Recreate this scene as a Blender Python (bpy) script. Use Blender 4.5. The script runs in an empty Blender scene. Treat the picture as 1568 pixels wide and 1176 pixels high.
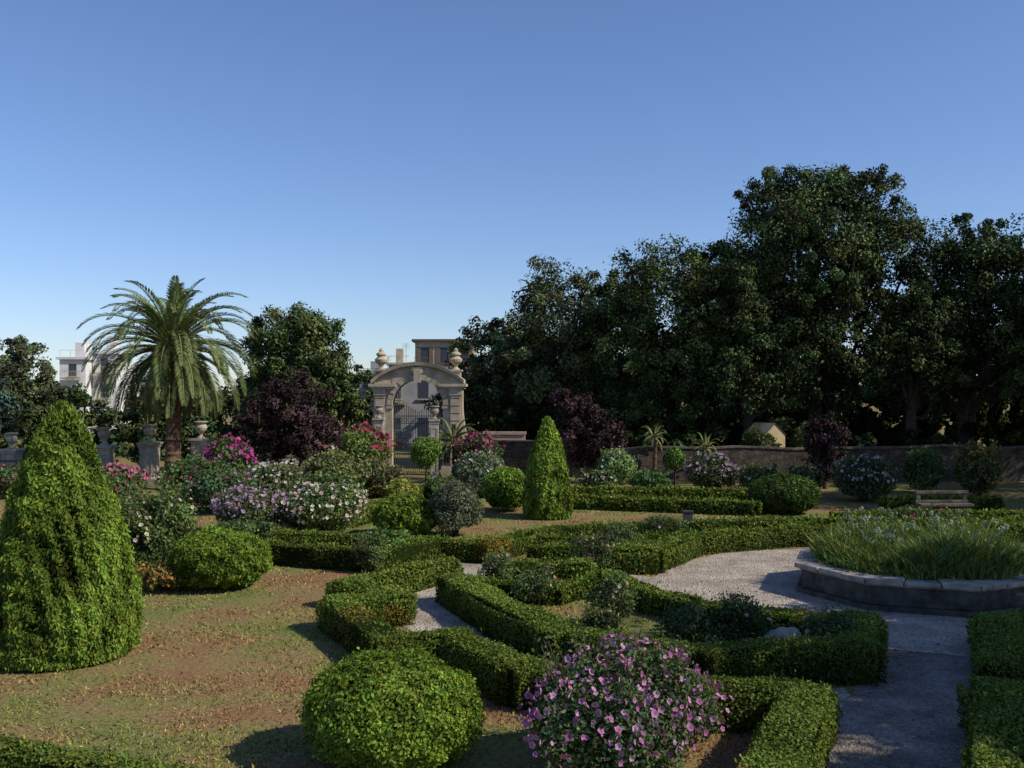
import bpy, math, numpy as np
from mathutils import Vector
R = np.random.RandomState(7)
scene = bpy.context.scene
# ------------------------------------------------------------------ helpers
def norm(a): return a/np.maximum(np.linalg.norm(a,axis=-1,keepdims=True),1e-9)
def nz(P,f,seed=0):
    r=np.random.RandomState(seed); K=r.randn(7,3)*f; ph=r.rand(7)*6.28
    return np.sin(P@K.T+ph).mean(1)*1.9
def vary(col,n,b=0.25,h=0.12,rs=None):
    rs=rs or R
    c=np.tile(np.array(col,float),(n,1))*(1+b*rs.randn(n,1)).clip(.35,2.2)
    s=h*rs.randn(n); c[:,0]*=(1+s).clip(.5,2); c[:,2]*=(1-s*.5).clip(.4,2)
    return c
class MB:
    def __init__(s): s.V=[];s.F=[];s.M=[];s.C=[];s.n=0
    def add(s,V,F,mat=0,col=(1,1,1)):
        V=np.asarray(V,float).reshape(-1,3);F=np.asarray(F,int)
        if len(V)==0:return
        C=np.asarray(col,float)
        if C.ndim==1:C=np.tile(C,(len(V),1))
        s.V.append(V);s.F.append(F+s.n);s.M.append(np.full(len(F),mat));s.C.append(C);s.n+=len(V)
    def build(s,name,mats,loc=(0,0,0),rz=0,parent=None,smooth_mats=()):
        V=np.concatenate(s.V);C=np.concatenate(s.C)
        loops=np.concatenate([f.ravel() for f in s.F]).astype(np.int32)
        tot=np.concatenate([np.full(len(f),f.shape[1]) for f in s.F]).astype(np.int32)
        st=np.concatenate([[0],np.cumsum(tot)[:-1]]).astype(np.int32)
        M=np.concatenate(s.M).astype(np.int32)
        me=bpy.data.meshes.new(name)
        me.vertices.add(len(V));me.vertices.foreach_set('co',V.astype(np.float32).ravel())
        me.loops.add(len(loops));me.loops.foreach_set('vertex_index',loops)
        me.polygons.add(len(tot));me.polygons.foreach_set('loop_start',st);me.polygons.foreach_set('loop_total',tot)
        me.polygons.foreach_set('material_index',M)
        sm=np.isin(M,list(smooth_mats)) if smooth_mats else np.zeros(len(M),bool)
        me.polygons.foreach_set('use_smooth',sm)
        a=me.color_attributes.new('tint','FLOAT_COLOR','POINT')
        a.data.foreach_set('color',np.c_[C,np.ones(len(C))].astype(np.float32).ravel())
        for m in mats: me.materials.append(m)
        me.update(calc_edges=True)
        o=bpy.data.objects.new(name,me);scene.collection.objects.link(o)
        o.location=loc;o.rotation_euler=(0,0,rz)
        if parent:o.parent=parent
        return o
def box(mb,x0,x1,y0,y1,z0,z1,mat=0,col=(1,1,1)):
    V=[(x0,y0,z0),(x1,y0,z0),(x1,y1,z0),(x0,y1,z0),(x0,y0,z1),(x1,y0,z1),(x1,y1,z1),(x0,y1,z1)]
    mb.add(V,[(0,3,2,1),(4,5,6,7),(0,1,5,4),(1,2,6,5),(2,3,7,6),(3,0,4,7)],mat,col)
def lathe(mb,prof,cx=0,cy=0,n=20,mat=0,col=(1,1,1),wob=0):
    a=np.arange(n)/n*2*math.pi;V=[]
    for r,z in prof:
        V.append(np.c_[cx+r*np.cos(a),cy+r*np.sin(a),np.full(n,z)])
    V=np.concatenate(V);F=[]
    for k in range(len(prof)-1):
        for i in range(n):
            j=(i+1)%n;F.append((k*n+i,k*n+j,(k+1)*n+j,(k+1)*n+i))
    mb.add(V,F,mat,col)
def sqprof(mb,prof,cx=0,cy=0,mat=0,col=(1,1,1)):
    V=[]
    for r,z in prof: V+=[(cx-r,cy-r,z),(cx+r,cy-r,z),(cx+r,cy+r,z),(cx-r,cy+r,z)]
    F=[]
    for k in range(len(prof)-1):
        for i in range(4):
            j=(i+1)%4;F.append((k*4+i,k*4+j,k*4+4+j,k*4+4+i))
    m=(len(prof)-1)*4;F.append((m,m+1,m+2,m+3))
    mb.add(V,F,mat,col)
def tube(mb,pts,rad,n=7,mat=0,col=(1,1,1)):
    pts=np.asarray(pts,float);k=len(pts);rad=np.broadcast_to(rad,(k,))
    T=norm(np.gradient(pts,axis=0));up=np.tile([0.13,0.99,0.05],(k,1))
    up=np.where((abs((T*up).sum(1))>.9)[:,None],[[1.0,0,0]],up)
    A=norm(np.cross(T,up));B=np.cross(T,A);a=np.arange(n)/n*2*math.pi
    V=(pts[:,None]+rad[:,None,None]*(np.cos(a)[None,:,None]*A[:,None]+np.sin(a)[None,:,None]*B[:,None])).reshape(-1,3)
    F=[]
    for i in range(k-1):
        for j in range(n):
            q=(j+1)%n;F.append((i*n+j,i*n+q,(i+1)*n+q,(i+1)*n+j))
    mb.add(V,F,mat,col)
def leaves(mb,P,N,L,W,mat,col,spread=.6,up=None,upw=0.,droop=.12):
    n=len(P)
    if n==0:return
    n_=norm(N+spread*R.randn(n,3))
    t=R.randn(n,3)
    if up is not None: t=norm(t)*(1-upw)+np.asarray(up)*upw
    t=norm(t-(t*n_).sum(1,keepdims=True)*n_);b=np.cross(n_,t)
    s=(0.65+.7*R.rand(n,1))
    l=L*s;w=W*s
    V=np.stack([P-t*l*.5,P+b*w*.5-t*l*.05,P+t*l*.5-n_*l*droop,P-b*w*.5-t*l*.05],1).reshape(-1,3)
    F=np.arange(n*4).reshape(n,4)
    mb.add(V,F,mat,np.repeat(col,4,axis=0) if np.ndim(col)==2 else col)
def flowers(mb,P,N,size,mat,col,dark=.45,spread=.5,np_=5):
    n=len(P);n_=norm(N+spread*R.randn(n,3));t=R.randn(n,3);t=norm(t-(t*n_).sum(1,keepdims=True)*n_);b=np.cross(n_,t)
    s=(size*(.7+.6*R.rand(n,1)))
    for k in range(np_):
        a=k/np_*2*math.pi;h=math.pi/np_*1.05
        def d(x):return t*math.cos(x)+b*math.sin(x)
        V=np.stack([P,P+s*.38*d(a-h)+n_*s*.14,P+s*.5*d(a)+n_*s*.2,P+s*.38*d(a+h)+n_*s*.14],1).reshape(-1,3)
        c=np.repeat(col,4,axis=0).reshape(n,4,3).copy();c[:,0]*=dark
        mb.add(V,np.arange(n*4).reshape(n,4),mat,c.reshape(-1,3))
# ------------------------------------------------------------------ materials
def newmat(name):
    m=bpy.data.materials.new(name);m.use_nodes=True;nt=m.node_tree
    for x in list(nt.nodes):nt.nodes.remove(x)
    out=nt.nodes.new('ShaderNodeOutputMaterial');return m,nt,out
def leafmat(name,trans=.25,gloss=.0,rough=.5):
    m,nt,out=newmat(name)
    at=nt.nodes.new('ShaderNodeAttribute');at.attribute_name='tint'
    if gloss>0:
        d=nt.nodes.new('ShaderNodeBsdfPrincipled');d.inputs['Roughness'].default_value=rough
        d.inputs['Specular IOR Level'].default_value=gloss
        nt.links.new(at.outputs['Color'],d.inputs['Base Color'])
    else:
        d=nt.nodes.new('ShaderNodeBsdfDiffuse');nt.links.new(at.outputs['Color'],d.inputs['Color'])
    if trans<=0: nt.links.new(d.outputs[0],out.inputs[0]);return m
    t=nt.nodes.new('ShaderNodeBsdfTranslucent')
    mu=nt.nodes.new('ShaderNodeMix');mu.data_type='RGBA';mu.blend_type='MULTIPLY';mu.inputs[0].default_value=1
    nt.links.new(at.outputs['Color'],mu.inputs[6]);mu.inputs[7].default_value=(1.25,1.35,.5,1)
    nt.links.new(mu.outputs[2],t.inputs['Color'])
    x=nt.nodes.new('ShaderNodeMixShader');x.inputs[0].default_value=trans
    nt.links.new(d.outputs[0],x.inputs[1]);nt.links.new(t.outputs[0],x.inputs[2]);nt.links.new(x.outputs[0],out.inputs[0]);return m
def stone(name,c1,c2,scale=3.,rough=.9,bump=.3,bscale=25.,speck=0.,brick=False):
    m,nt,out=newmat(name);L=nt.links.new
    p=nt.nodes.new('ShaderNodeBsdfPrincipled');p.inputs['Roughness'].default_value=rough;p.inputs['Specular IOR Level'].default_value=.15
    g=nt.nodes.new('ShaderNodeNewGeometry')
    n1=nt.nodes.new('ShaderNodeTexNoise');n1.inputs['Scale'].default_value=scale;n1.inputs['Detail'].default_value=8;n1.inputs['Roughness'].default_value=.65
    L(g.outputs['Position'],n1.inputs['Vector'])
    r=nt.nodes.new('ShaderNodeValToRGB');r.color_ramp.elements[0].position=.35;r.color_ramp.elements[1].position=.65
    r.color_ramp.elements[0].color=(*c1,1);r.color_ramp.elements[1].color=(*c2,1)
    L(n1.outputs[0],r.inputs[0]);last=r.outputs[0]
    n2=nt.nodes.new('ShaderNodeTexNoise');n2.inputs['Scale'].default_value=bscale;n2.inputs['Detail'].default_value=5
    L(g.outputs['Position'],n2.inputs['Vector'])
    h=n2.outputs[0]
    def mul(a,b,f):
        mm=nt.nodes.new('ShaderNodeMix');mm.data_type='RGBA';mm.blend_type='MULTIPLY';mm.inputs[0].default_value=f
        L(a,mm.inputs[6]);L(b,mm.inputs[7]);return mm.outputs[2]
    if brick:
        v=nt.nodes.new('ShaderNodeTexVoronoi');v.inputs['Scale'].default_value=2.6;v.feature='DISTANCE_TO_EDGE'
        mp=nt.nodes.new('ShaderNodeMapping');mp.inputs['Scale'].default_value=(1,1,1.8);L(g.outputs['Position'],mp.inputs[0]);L(mp.outputs[0],v.inputs['Vector'])
        rr=nt.nodes.new('ShaderNodeValToRGB');rr.color_ramp.elements[0].color=(.3,.3,.3,1);rr.color_ramp.elements[1].position=.08
        L(v.outputs['Distance'],rr.inputs[0]);last=mul(last,rr.outputs[0],.9)
    if speck>0:
        v=nt.nodes.new('ShaderNodeTexVoronoi');v.inputs['Scale'].default_value=26;L(g.outputs['Position'],v.inputs['Vector'])
        sx=nt.nodes.new('ShaderNodeSeparateColor');L(v.outputs['Color'],sx.inputs[0])
        rr=nt.nodes.new('ShaderNodeValToRGB');rr.color_ramp.elements[0].color=(.55,.53,.5,1);rr.color_ramp.elements[1].color=(1.3,1.28,1.25,1)
        L(sx.outputs[0],rr.inputs[0]);last=mul(last,rr.outputs[0],speck);h=v.outputs['Distance']
    L(last,p.inputs['Base Color'])
    b=nt.nodes.new('ShaderNodeBump');b.inputs['Strength'].default_value=bump;b.inputs['Distance'].default_value=.03
    L(h,b.inputs['Height']);L(b.outputs[0],p.inputs['Normal']);L(p.outputs[0],out.inputs[0]);return m
def plain(name,c,rough=.6,metal=0.):
    return stone(name,tuple(x*.85 for x in c),tuple(min(1,x*1.12) for x in c),6,rough,.08,30)
def groundmat(name,blades=False):
    m,nt,out=newmat(name);L=nt.links.new
    p=nt.nodes.new('ShaderNodeBsdfPrincipled');p.inputs['Roughness'].default_value=1;p.inputs['Specular IOR Level'].default_value=.05
    g=nt.nodes.new('ShaderNodeNewGeometry')
    def noise(s,d=6,ro=.6):
        n=nt.nodes.new('ShaderNodeTexNoise');n.inputs['Scale'].default_value=s;n.inputs['Detail'].default_value=d;n.inputs['Roughness'].default_value=ro
        L(g.outputs['Position'],n.inputs['Vector']);return n
    a=noise(.3,7,.7);r=nt.nodes.new('ShaderNodeValToRGB');e=r.color_ramp.elements
    e[0].position=.39;e[0].color=(.25,.145,.08,1);e[1].position=.65;e[1].color=(.13,.165,.05,1)
    k=e.new(.47);k.color=(.25,.18,.09,1);k=e.new(.54);k.color=(.205,.195,.075,1)
    L(a.outputs[0],r.inputs[0])
    f=noise(14,6,.75);rf=nt.nodes.new('ShaderNodeValToRGB');rf.color_ramp.elements[0].position=.35;rf.color_ramp.elements[0].color=(.5,.5,.46,1)
    rf.color_ramp.elements[1].position=.68;rf.color_ramp.elements[1].color=(1.3,1.27,1.2,1);L(f.outputs[0],rf.inputs[0])
    mm=nt.nodes.new('ShaderNodeMix');mm.data_type='RGBA';mm.blend_type='MULTIPLY';mm.inputs[0].default_value=1
    L(r.outputs[0],mm.inputs[6]);L(rf.outputs[0],mm.inputs[7]);last=mm.outputs[2]
    if blades:
        at=nt.nodes.new('ShaderNodeAttribute');at.attribute_name='tint'
        m2=nt.nodes.new('ShaderNodeMix');m2.data_type='RGBA';m2.blend_type='MULTIPLY';m2.inputs[0].default_value=1
        L(last,m2.inputs[6]);L(at.outputs['Color'],m2.inputs[7]);last=m2.outputs[2]
    L(last,p.inputs['Base Color'])
    if not blades:
        b=nt.nodes.new('ShaderNodeBump');b.inputs['Strength'].default_value=.5;b.inputs['Distance'].default_value=.05
        L(f.outputs[0],b.inputs['Height']);L(b.outputs[0],p.inputs['Normal'])
    L(p.outputs[0],out.inputs[0]);return m
M_leaf=leafmat('foliage_leaf',.2,.08)
M_tree=leafmat('tree_leaf',0,.1,.5)
M_far=leafmat('distant_leaf',0,0)
M_petal=leafmat('petal',.2,.0)
M_core=leafmat('hedge_inner',.0,.0)
M_bark=stone('bark',(.04,.03,.024),(.09,.07,.05),4,.95,.8,18)
M_palmbark=stone('palm_bark',(.08,.045,.028),(.19,.11,.07),5,.95,1,12)
M_ground=groundmat('lawn_ground');M_blade=groundmat('lawn_blades',True)
M_gravel=stone('gravel',(.27,.23,.19),(.46,.40,.34),1.3,.95,.9,60,speck=.8)
M_gravel2=stone('shaded_gravel',(.15,.13,.11),(.31,.27,.235),1.1,.95,.9,60,speck=.8)  # darker copy of the gravel, the main path's shade put into its colour
M_stone=stone('weathered_stone',(.19,.17,.14),(.42,.38,.31),2.2,.9,.4,20)
M_rim=stone('coping_stone',(.18,.16,.135),(.44,.39,.33),3,.85,.5,25)
M_base=stone('basin_stone',(.045,.04,.034),(.15,.13,.105),3,.95,.8,14)
M_cream=stone('cream_plaster',(.27,.225,.16),(.48,.41,.31),1.3,.9,.3,12)
M_pink=stone('pink_plaster',(.34,.22,.17),(.46,.32,.25),1.2,.9,.2,12)
M_wall=stone('rubble_wall',(.04,.033,.026),(.11,.09,.07),2,.95,.8,9,brick=True)
M_ochre=stone('ochre_plaster',(.42,.33,.18),(.54,.44,.26),1.5,.9,.2,12)
M_white=stone('white_plaster',(.5,.49,.48),(.7,.69,.67),.5,.85,.1,8)
M_grey=stone('grey_plaster',(.24,.24,.24),(.34,.34,.34),.8,.85,.1,8)
M_iron=plain('wrought_iron',(.05,.055,.06),.5)
M_glass=plain('window_pane',(.05,.06,.075),.25)
M_roof=plain('roof_tile',(.10,.075,.065),.9)
M_rust=plain('brown_shutter',(.16,.12,.09),.8)
M_soil=stone('soil',(.05,.035,.02),(.11,.075,.045),4,1,.8,20)
# ------------------------------------------------------------------ ground
mb=MB();mb.add([(-1500,-200,0),(1500,-200,0),(1500,3000,0),(-1500,3000,0)],[(0,1,2,3)]);mb.build('ground',[M_ground])
def strip(center,w):
    c=np.array(center,float);T=norm(np.gradient(c,axis=0));Nn=np.c_[-T[:,1],T[:,0]];return c+Nn*w/2,c-Nn*w/2
def smooth(pts,k=10):
    pts=np.array(pts,float);o=[]
    P=np.vstack([pts[0]*2-pts[1],pts,pts[-1]*2-pts[-2]])
    for i in range(1,len(P)-2):
        for t in np.arange(k)/k:
            a,b,c,d=P[i-1:i+3];o.append(.5*((2*b)+(-a+c)*t+(2*a-5*b+4*c-d)*t*t+(-a+3*b-3*c+d)*t**3))
    o.append(pts[-1]);return np.array(o)
polys=[]
def path(name,center,w,z,mat):
    c=smooth(center);A,B=strip(c,w);n=len(c)
    A=A+.05*R.randn(n,2);B=B+.05*R.randn(n,2)
    V=np.r_[np.c_[A,np.full(n,z)],np.c_[B,np.full(n,z)]]
    m=MB();m.add(V,[(n+i,n+i+1,i+1,i) for i in range(n-1)]);m.build(name,[mat])
    polys.append(np.r_[A,B[::-1]])
path('gravel_path',[(8.4,19.5),(6.5,15.4),(4.7,11.8),(2.7,7.0),(1.5,4)],2.05,.008,M_gravel2)
path('gravel_path',[(-.6,29),(-1.1,25),(-1.75,22),(-1.45,19.2),(.3,16.6),(2.6,14.7),(5.0,14.4)],1.35,.004,M_gravel)
path('gravel_path',[(3.6,23.6),(2.0,24.4),(.2,24.6)],1.0,.012,M_gravel)
path('gravel_path',[(15,23),(25,24),(40,25)],2.2,.004,M_gravel)
a=np.arange(64)/64*2*math.pi;cr=6.0+.06*R.randn(64)
C0=np.array([9.3,22.7]);cp=np.c_[C0[0]+cr*np.cos(a),C0[1]+cr*np.sin(a)]
m=MB();m.add(np.r_[np.c_[cp,np.full(64,.016)],[[9.3,22.7,.016]]],[(i,(i+1)%64,64) for i in range(64)]);m.build('gravel_court',[M_gravel]);polys.append(cp)
def inpoly(P,poly):
    x,y=P[:,0],P[:,1];ins=np.zeros(len(P),bool);n=len(poly)
    for i in range(n):
        x0,y0=poly[i];x1,y1=poly[(i+1)%n]
        c=((y0>y)!=(y1>y))&(x<(x1-x0)*(y-y0)/(y1-y0+1e-12)+x0);ins^=c
    return ins
n=180000
d=9+R.rand(n)**1.5*31;xx=(R.rand(n)*2-1)*(.58*d+1);P=np.c_[xx,d]
keep=np.ones(n,bool)
for q in polys: keep&=~inpoly(P,q)
P=P[keep];n=len(P)
P3=np.c_[P,np.zeros(n)]
clump=nz(P3*np.array([1,1,0]),3.,5)+nz(P3,.9,6);k2=clump>-.2+.6*R.randn(n);P3=P3[k2];n=len(P3)
ang=R.rand(n)*6.28;wd=(.005+.0006*P3[:,1]);ht=.02+.035*R.rand(n)
dv=np.c_[np.cos(ang),np.sin(ang),np.zeros(n)]*wd[:,None]
tip=P3+np.c_[.03*R.randn(n),.03*R.randn(n),ht]
V=np.stack([P3-dv,P3+dv,tip],1).reshape(-1,3)
col=vary((1.2,1.3,1.0),n,.3,.15)
m=MB();m.add(V,np.arange(3*n).reshape(n,3),0,np.repeat(col,3,0));m.build('lawn_grass',[M_blade])
n=3500
d=9+R.rand(n)**1.3*25;P=np.c_[(R.rand(n)*2-1)*.58*d,d,np.full(n,.03)]
m=MB();leaves(m,P,np.tile([0,0,1.],(n,1)),.05,.03,0,vary((.18,.12,.06),n,.4,.2),.4);m.build('fallen_leaves',[M_leaf])
# ------------------------------------------------------------------ hedges
def hedge(pts,w=.62,h=.55,name='boxwood_hedge',col=(.122,.165,.028)):
    pts=np.array(pts,float);h=h-.03+.02*R.randn();dist=pts[:,1].mean()
    if dist<18: L,D=.045,2300
    elif dist<30: L,D=.065,1000
    else: L,D=.10,400
    mb=MB()
    k=len(pts);seg=np.diff(pts,axis=0);T=norm(seg);Nn=np.c_[-T[:,1],T[:,0]]
    A=[];
    for i in range(k):
        if i==0:o=Nn[0]
        elif i==k-1:o=Nn[-1]
        else:
            o=norm((Nn[i-1]+Nn[i])[None])[0];o=o/max(.45,(o@Nn[i]))
        A.append(o)
    A=np.array(A);wi=w*.43;hi=h-.06
    q=pts.copy();q[0]+=T[0]*.05;q[-1]-=T[-1]*.05
    La=q+A*wi;Ra=q-A*wi
    V=np.r_[np.c_[La,np.zeros(k)],np.c_[La,np.full(k,hi)],np.c_[Ra,np.full(k,hi)],np.c_[Ra,np.zeros(k)]]
    F=[]
    for i in range(k-1):
        for s in range(3):F.append((s*k+i,s*k+i+1,(s+1)*k+i+1,(s+1)*k+i))
    F+=[(0,k,2*k,3*k),(k-1,4*k-1,3*k-1,2*k-1)]
    mb.add(V,F,1,(.012,.021,.005))  # core colour lowered so the hedge's shaded sides come out darker
    for i in range(k-1):
        p0,p1=pts[i].copy(),pts[i+1].copy();l=np.linalg.norm(p1-p0)
        e0=w*.45 if i>0 else 0;e1=w*.45 if i<k-2 else 0
        def put(n,u,v,z,N):
            P=np.c_[p0[0]+T[i,0]*u+Nn[i,0]*v,p0[1]+T[i,1]*u+Nn[i,1]*v,z]
            edge=(abs(v)/(w/2))**4*(z/h)**4;P[:,2]-=.05*edge;P[:,:2]-=Nn[i]*(np.sign(v)*.035*edge)[:,None]
            b=nz(P,2.2,3)*.055+nz(P,7,4)*.028+nz(P,.7,5)*.035
            P=P+N*b[:,None]+N*(R.randn(n,1)*.022)
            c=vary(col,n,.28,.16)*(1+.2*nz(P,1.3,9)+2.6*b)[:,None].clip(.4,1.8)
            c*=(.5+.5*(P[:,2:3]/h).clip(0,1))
            brown=nz(P,.8,12)>.95
            c[brown]*=np.array([1.4,.9,1.0])
            P[:,2]=P[:,2].clip(.01)
            leaves(mb,P,N,L,L*.7,0,c,.6)
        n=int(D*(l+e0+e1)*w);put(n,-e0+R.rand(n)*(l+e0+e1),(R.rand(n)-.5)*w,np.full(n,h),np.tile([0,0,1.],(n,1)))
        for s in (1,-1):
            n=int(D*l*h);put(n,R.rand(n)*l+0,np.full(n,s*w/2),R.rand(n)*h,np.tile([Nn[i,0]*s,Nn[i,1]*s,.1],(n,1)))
        ends=[]
        if i==0:ends.append((0.,-1))
        if i==k-2:ends.append((l,1))
        if i>0:ends.append((-w/2,-1))
        if i<k-2:ends.append((l+w/2,1))
        for u,s in ends:
            n=int(D*w*h);put(n,np.full(n,u),(R.rand(n)-.5)*w,R.rand(n)*h,np.tile([T[i,0]*s,T[i,1]*s,.1],(n,1)))
        n=int(l*22);u_=R.rand(n)*l;v_=(R.rand(n)-.5)*w
        P=np.c_[p0[0]+T[i,0]*u_+Nn[i,0]*v_,p0[1]+T[i,1]*u_+Nn[i,1]*v_,h+.03+.07*R.rand(n)]
        leaves(mb,P,norm(R.randn(n,3)),L*1.3,L*.6,0,vary(col,n,.3,.2)*1.2,.3,up=(0,0,1),upw=.6)
    return mb.build(name,[M_leaf,M_core])
H=hedge
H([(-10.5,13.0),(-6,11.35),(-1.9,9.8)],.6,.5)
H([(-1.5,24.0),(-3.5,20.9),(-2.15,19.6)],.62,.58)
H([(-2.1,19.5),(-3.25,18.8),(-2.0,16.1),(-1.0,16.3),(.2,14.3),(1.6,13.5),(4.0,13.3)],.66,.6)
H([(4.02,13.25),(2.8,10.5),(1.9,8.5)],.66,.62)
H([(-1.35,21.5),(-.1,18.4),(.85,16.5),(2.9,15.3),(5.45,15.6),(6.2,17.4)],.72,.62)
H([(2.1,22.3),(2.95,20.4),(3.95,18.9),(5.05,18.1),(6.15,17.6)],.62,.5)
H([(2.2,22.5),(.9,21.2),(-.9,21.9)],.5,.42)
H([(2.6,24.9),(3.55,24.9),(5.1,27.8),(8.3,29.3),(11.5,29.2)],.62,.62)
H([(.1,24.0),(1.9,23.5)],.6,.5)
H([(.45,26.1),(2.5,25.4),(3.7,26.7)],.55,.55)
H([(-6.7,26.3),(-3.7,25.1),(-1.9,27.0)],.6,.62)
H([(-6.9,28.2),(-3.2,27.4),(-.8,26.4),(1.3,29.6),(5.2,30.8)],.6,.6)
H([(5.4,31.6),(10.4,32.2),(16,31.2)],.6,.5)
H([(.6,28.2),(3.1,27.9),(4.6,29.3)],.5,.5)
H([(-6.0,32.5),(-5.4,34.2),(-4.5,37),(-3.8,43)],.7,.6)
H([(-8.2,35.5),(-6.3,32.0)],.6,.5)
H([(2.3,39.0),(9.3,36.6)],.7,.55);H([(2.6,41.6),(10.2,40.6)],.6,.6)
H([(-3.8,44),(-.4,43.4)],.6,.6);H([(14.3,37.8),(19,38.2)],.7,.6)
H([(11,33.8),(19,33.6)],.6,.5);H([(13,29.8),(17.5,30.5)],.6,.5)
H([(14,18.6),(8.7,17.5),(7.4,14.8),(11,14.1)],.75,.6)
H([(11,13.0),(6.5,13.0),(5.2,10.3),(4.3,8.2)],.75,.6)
# ------------------------------------------------------------------ topiary
GRN=(.13,.19,.024)
def ball(x,y,r,h,col=GRN,name='boxwood_ball'):
    L=.046 if y<18 else (.07 if y<28 else .095);D=2900 if y<18 else (1200 if y<28 else 650)
    cz=h*.47;mb=MB();off=R.rand(3)*9
    def bumpf(P): return nz(P+off,1.8,21)*.04+nz(P+off,6,22)*.04+nz(P+off,14,23)*.04
    nu,nv=28,16;V=[]
    for j in range(nv+1):
        th=math.pi*j/nv
        for i in range(nu):
            ph=2*math.pi*i/nu;u=np.array([math.sin(th)*math.cos(ph),math.sin(th)*math.sin(ph),math.cos(th)])
            p=u*np.array([r,r,(h-cz) if u[2]>0 else cz])*.85;V.append(p+[0,0,cz])
    F=[(j*nu+i,(j+1)*nu+i,(j+1)*nu+(i+1)%nu,j*nu+(i+1)%nu) for j in range(nv) for i in range(nu)]
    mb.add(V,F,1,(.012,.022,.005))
    n=int(D*4*math.pi*r*r)
    u=norm(R.randn(n,3));u=u[u[:,2]>-.82];n=len(u)
    P=u*np.array([r,r,h-cz])
    P[:,2]=np.where(P[:,2]<0,P[:,2]*cz/(h-cz)*1.0,P[:,2]);P+=[0,0,cz]
    b=bumpf(P);P=P+u*(b[:,None]+.03*R.randn(n,1));P[:,2]=P[:,2].clip(.02)
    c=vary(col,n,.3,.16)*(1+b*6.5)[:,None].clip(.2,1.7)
    leaves(mb,P,u,L*1.15,L*.65,0,c,.7,up=(0,0,1),upw=.35)
    return mb.build(name,[M_leaf,M_core],(x,y,0),R.rand()*6)
ball(-1.48,12.2,1.06,1.24);ball(-6.85,23,1.14,1.3);ball(-3.4,31.7,1.03,1.25);ball(-.2,38,.88,1.6,(.13,.21,.03));ball(10.4,37.4,1.3,1.45,(.06,.095,.022))  # last ball has darker leaves, the shade over it painted in
def cone(x,y,r,h,col=GRN,name='conical_topiary',ex=.64):
    L=.056 if y<20 else .095;D=4000 if y<20 else 1300;off=R.rand(3)*9
    def prof(t): return r*np.clip((1-t**1.12),0,1)**ex*(1-.18*np.exp(-t*9))*1.03
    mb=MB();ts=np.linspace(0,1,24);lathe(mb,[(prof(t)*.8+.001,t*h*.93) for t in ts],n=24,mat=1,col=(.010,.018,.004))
    n=int(D*math.pi*r*h*1.4);t=R.rand(n*2);t=t[R.rand(n*2)<(prof(t)+.05)/r/1.05][:n];n=len(t);a=R.rand(n)*6.283
    rr=prof(t);P=np.c_[rr*np.cos(a),rr*np.sin(a),t*h*.985+.03];N=norm(np.c_[np.cos(a),np.sin(a),.25+t**3])
    Q=(P+off)*np.array([1,1,.6]);b=nz(Q,2.2,30)*.4+nz(Q,5.5,31)*.5+nz((P+off)*[1,1,.7],12,32)*.5
    k=(b>-.5)|(R.rand(n)<.25);P,N,b,t=P[k],N[k],b[k],t[k];n=len(P)
    am=(.12*(r/1.3)**.7)*(1-.5*t**2)
    P=P+N*((am*b)[:,None]+.04*R.randn(n,1))+[0,0,1]*(.06*b[:,None]);P[:,2]=P[:,2].clip(.02)
    c=vary(col,n,.27,.16)*(1+.75*b)[:,None].clip(.1,1.9)  # lit tuft tips and shaded gaps put into the leaf colour
    leaves(mb,P,N,L*1.6,L*.58,0,c,.7,up=(0,0,1),upw=.55)
    m_=int(420*r);s_=R.rand(m_,1);P=np.c_[R.randn(m_,2)*.15*r*(1-s_*.8),h*(.93+.09*s_)]
    leaves(mb,P,norm(R.randn(m_,3)*[1,1,.2]),L*1.7,L*.5,0,vary(col,m_,.25,.15)*1.1,.3,up=(0,0,1),upw=.8)
    return mb.build(name,[M_leaf,M_core],(x,y,0),R.rand()*6)
cone(-7.8,17,1.3,4.3,(.132,.192,.028));cone(1.3,36,.96,3.6,(.135,.198,.028))
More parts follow.
